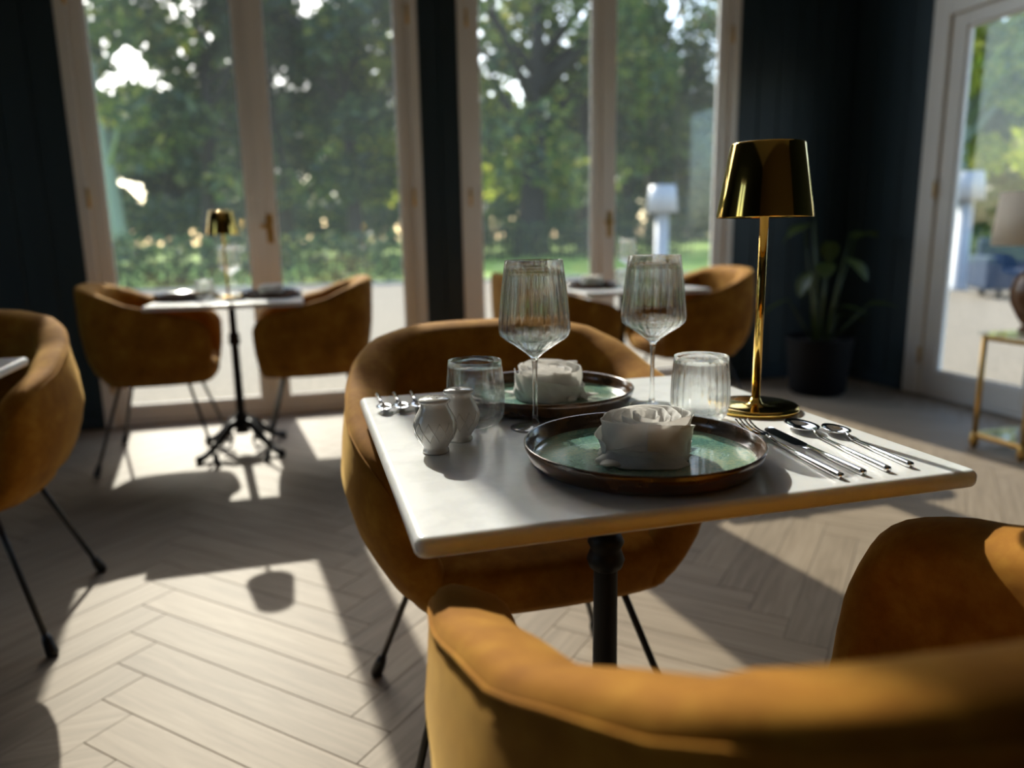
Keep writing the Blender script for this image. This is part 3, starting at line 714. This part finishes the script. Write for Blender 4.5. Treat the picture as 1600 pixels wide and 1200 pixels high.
# cutlery, drawn along +y from the handle end at the origin
def handle(t, L_, h=.0034):
    tube('handle', [(0, 0, h + .0006), (0, .004, h + .0004), (0, L_ * .55, h), (0, L_, h + .0005)], [.0040, .0043, .0034, .0024], 'steel', t, seg=14)
def spoon_head(t, y0, ln, wd):
    vs, fs = [], []; na, nr = 28, 5
    vs.append((0, y0 + ln * .5, .0012)); 
    for i in range(1, nr + 1):
        for k in range(na):
            a = 2 * PI * k / na; rr = i / nr; yy = math.sin(a); eg = 1 - .12 * yy
            vs.append((wd * rr * math.cos(a) * eg, y0 + ln * .5 + ln * .5 * rr * yy, .0012 + .0075 * rr ** 2.2))
    for k in range(na): fs.append((0, 1 + k, 1 + (k + 1) % na))
    for i in range(nr - 1):
        for k in range(na): a, b_ = 1 + i * na, 1 + (i + 1) * na; fs.append((a + k, b_ + k, b_ + (k + 1) % na, a + (k + 1) % na))
    o = link('bowl', vs, fs, 'steel', t, True); s = o.modifiers.new('s', 'SOLIDIFY'); s.thickness = .0012; s.offset = 1
def neck(t, y0, y1, z1, w_=.0026): tube('neck', [(0, y0, .0039), (0, (y0 + y1) / 2, .0060), (0, y1, z1)], [.0025, w_, w_], 'steel', t, seg=10)
def make_spoon(name, label, loc, rz, Ls, bowl_l, bowl_w, group='cutlery beside the plates'):
    t = thing(name, label, 'spoon', loc, rz, group); hl = Ls - bowl_l - .014; handle(t, hl); neck(t, hl - .002, Ls - bowl_l + .003, .0086); spoon_head(t, Ls - bowl_l, bowl_l, bowl_w); return t
def make_fork(label, loc, rz, Ls, group='cutlery beside the plates'):
    t = thing('fork', label, 'fork', loc, rz, group); hl = Ls - .095; handle(t, hl); neck(t, hl - .002, hl + .022, .0065)
    bm = bmesh.new(); y0 = hl + .018
    def strip(xc0, xc1, w0, w1, ya, yb, za, zb, nn=6):
        rows = []
        for i in range(nn + 1):
            u = i / nn; y = ya + (yb - ya) * u; x = xc0 + (xc1 - xc0) * u; w_ = w0 + (w1 - w0) * u; z = za(u) if callable(za) else za + (zb - za) * u
            rows.append([bm.verts.new(p) for p in ((x - w_, y, z), (x + w_, y, z), (x + w_, y, z + .0016), (x - w_, y, z + .0016))])
        for a, b_ in zip(rows[:-1], rows[1:]):
            for k in range(4): bm.faces.new((a[k], a[(k + 1) % 4], b_[(k + 1) % 4], b_[k]))
        bm.faces.new(rows[0]); bm.faces.new(rows[-1])
    strip(0, 0, .0025, .0115, y0, y0 + .024, lambda u: .0058 - .002 * u, 0)
    for k in range(4):
        x = (-1.5 + k) * .0062; strip(x, x * 1.03, .0021, .0011, y0 + .022, Ls, lambda u: .0038 - .002 * math.sin(PI * u) + .0075 * u ** 2, 0)
    from_bm('tines', bm, 'steel', t); return t
def make_knife(label, loc, rz, Ls, group='cutlery beside the plates'):
    t = thing('knife', label, 'knife', loc, rz, group); hl = Ls * .52; handle(t, hl)
    bm = bmesh.new(); rows = []
    for i in range(13):
        u = i / 12; y = hl - .004 + (Ls - hl + .004) * u; wl = .0035 + .0075 * sstep(u * 4); tip = 1 if u < .8 else math.sqrt(max(.02, 1 - ((u - .8) / .2) ** 2))
        rows.append([bm.verts.new(p) for p in ((-wl * tip * .9, y, .0010), (.0075 * (.4 + .6 * sstep(u * 5)), y, .0016), (.0075 * (.4 + .6 * sstep(u * 5)), y, .0034), (-wl * tip * .9, y, .0016))])
    for a, b_ in zip(rows[:-1], rows[1:]):
        for k in range(4): bm.faces.new((a[k], a[(k + 1) % 4], b_[(k + 1) % 4], b_[k]))
    bm.faces.new(rows[0]); bm.faces.new(rows[-1])
    from_bm('blade', bm, 'steel', t); return t
def aim(a, b): return math.atan2(-(b[0] - a[0]), b[1] - a[1]), math.hypot(b[0] - a[0], b[1] - a[1])
r, l_ = aim((.577, .683), (.602, .925)); make_fork('steel fork next to the plate, leftmost of the cutlery', (.577, .683, TZ), r, l_)
r, l_ = aim((.610, .686), (.628, .903)); make_knife('steel knife lying between fork and tablespoon', (.610, .686, TZ), r, l_)
r, l_ = aim((.645, .687), (.674, .915)); SP1 = make_spoon('tablespoon', 'large steel spoon between the knife and the small spoon', (.645, .687, TZ), r, l_, .068, .0205)
r, l_ = aim((.682, .692), (.703, .873)); TS1 = make_spoon('teaspoon', 'small steel spoon, rightmost of the cutlery', (.682, .692, TZ), r, l_, .052, .0165)
FG = 'cutlery at the far left table corner'
for i, (x, y, lb) in enumerate([(.118, 1.318, 'small spoon at the far left table corner, nearest the edge'), (.148, 1.318, 'middle small spoon at the far left table corner'), (.178, 1.318, 'small spoon at the far left corner next to the far plate')]):
    make_spoon('teaspoon', lb, (x, y, TZ), PI - .02 * i, .145, .046, .0135, FG)

# brass table lamp
def make_lamp(label, loc, group='brass table lamps'):
    t = thing('table_lamp', label, 'lamp', loc, 0, group)
    lathe('base', [(0, 0), (.064, 0), (.0665, .0012), (.0665, .0072), (.0645, .0092), (.058, .0095), (.012, .0105), (.0095, .013), (.0068, .020), (0, .020)], 'brass', t, 72)
    lathe('pole', [(0, .018), (.0066, .018), (.0064, .32), (0, .32)], 'brass', t, 24)
    lathe('lamp_shade', [(.0700, .298), (.0705, .2985), (.0706, .300), (.0540, .4035), (.0530, .4055), (.050, .4062), (0, .4066), (0, .4045), (.0515, .4040), (.0690, .299)], 'brass', t, 96)
    lathe('diffuser', [(0, .313), (.063, .313), (.063, .316), (0, .316)], 'diffuser', t, 40)
    lathe('touch_button', [(0, .4066), (.006, .4066), (.006, .4078), (0, .4078)], 'brass_dull', t, 20)
    return t
LP = make_lamp('tall brass table lamp with conical shade on the marble table', (.682, 1.012, TZ))
dup(LP, (-.335, 3.83, TZ), 0, 'brass table lamp on the small table by the left window')

# ------------------------------------------------------------------ right edge: glass side table with lamp
t = thing('side_table', 'glass side table with brass frame at the right edge by the glazed door', 'table', (3.305, 2.60, 0))
boxes('glass_top', [(-.29, .29, -.15, .15, .535, .547)], 'table_glass', t, bevel=.002, seg=1)
boxes('glass_shelf', [(-.27, .27, -.13, .13, .070, .080)], 'table_glass', t, bevel=.002, seg=1)
for sx in (-1, 1):
    for sy in (-1, 1):
        lg = tube('leg', [(sx * .265, sy * .125, .0), (sx * .265, sy * .125, .535)], .013, 'brass_dull', t, seg=12)
        lathe('knob', [(0, .0), (.017, .005), (.022, .03), (.017, .06), (.012, .075)], 'brass_dull', lg, 16, loc=(sx * .265, sy * .125, 0))
for z in (.060, .522):
    for s in (-1, 1):
        boxes('frame_bar', [(-.265, .265, s * .125 - .008, s * .125 + .008, z - .010, z + .010)], 'brass_dull', t, bevel=.002, seg=1)
        boxes('frame_bar', [(s * .265 - .008, s * .265 + .008, -.125, .125, z - .010, z + .010)], 'brass_dull', t, bevel=.002, seg=1)
t = thing('shaded_lamp', 'lamp with beige drum shade and round brown foot on the glass side table', 'lamp', (3.225, 2.64, .547))
lathe('foot', [(0, 0), (.06, 0), (.065, .012), (.05, .03), (.075, .07), (.105, .13), (.112, .19), (.095, .25), (.055, .29), (.022, .31), (.018, .36), (0, .36)], 'brown_glaze', t, 40)
tube('stem', [(0, 0, .35), (0, 0, .45)], .008, 'brass_dull', t)
lathe('lamp_shade', [(.205, .395), (.208, .395), (.19, .63), (.187, .63)], 'shade', t, 48, closed=True)
for k in range(3):
    a = k * 2 * PI / 3; tube('shade_arm', [(0, 0, .44), (.203 * math.cos(a), .203 * math.sin(a), .415)], .003, 'brass_dull', t, seg=6)

# potted plant in the dark corner
t = thing('potted_plant', 'leafy plant in a dark pot in the unlit corner by the glazed door', 'plant', (3.14, 4.00, 0))
lathe('pot', [(0, 0), (.15, 0), (.17, .02), (.20, .34), (.21, .36), (.195, .36), (.18, .32), (0, .32)], 'pot', t, 32)
lathe('soil', [(0, .325), (.183, .325)], 'subfloor', t, 24)
rnd = random.Random(3)
for k in range(15):
    a = k * 2.399; h_ = .45 + .7 * (k % 5) / 5 + rnd.uniform(0, .15); rr = .06 + .14 * rnd.random() + .05 * (k % 3)
    tip = Vector((rr * math.cos(a), rr * math.sin(a) * .7, h_)); st = tube('stem', [(0.04 * math.cos(a), .04 * math.sin(a), .32), tip * .55 + Vector((0, 0, .12)), tip], [.007, .006, .004], 'leaf_plant', t, seg=6)
    d = Vector((math.cos(a + rnd.uniform(-.5, .5)), math.sin(a) * .7, rnd.uniform(-.5, .35))).normalized(); sd = d.cross(Vector((0, 0, 1))).normalized(); up = sd.cross(d)
    ln, wd = rnd.uniform(.15, .21), rnd.uniform(.045, .07); vs, fs = [], []
    for i in range(8):
        u = i / 7; w_ = wd * math.sin(PI * min(.98, u * .93 + .05)) ** .8
        for s in (-1, 0, 1): vs.append(tip + d * ln * u + sd * w_ * s + up * (abs(s) * w_ * .25 - .05 * u * u))
    for i in range(7):
        for s in range(2): b0 = i * 3 + s; fs.append((b0, b0 + 3, b0 + 4, b0 + 1))
    link('leaf', vs, fs, 'leaf_plant', t, True)
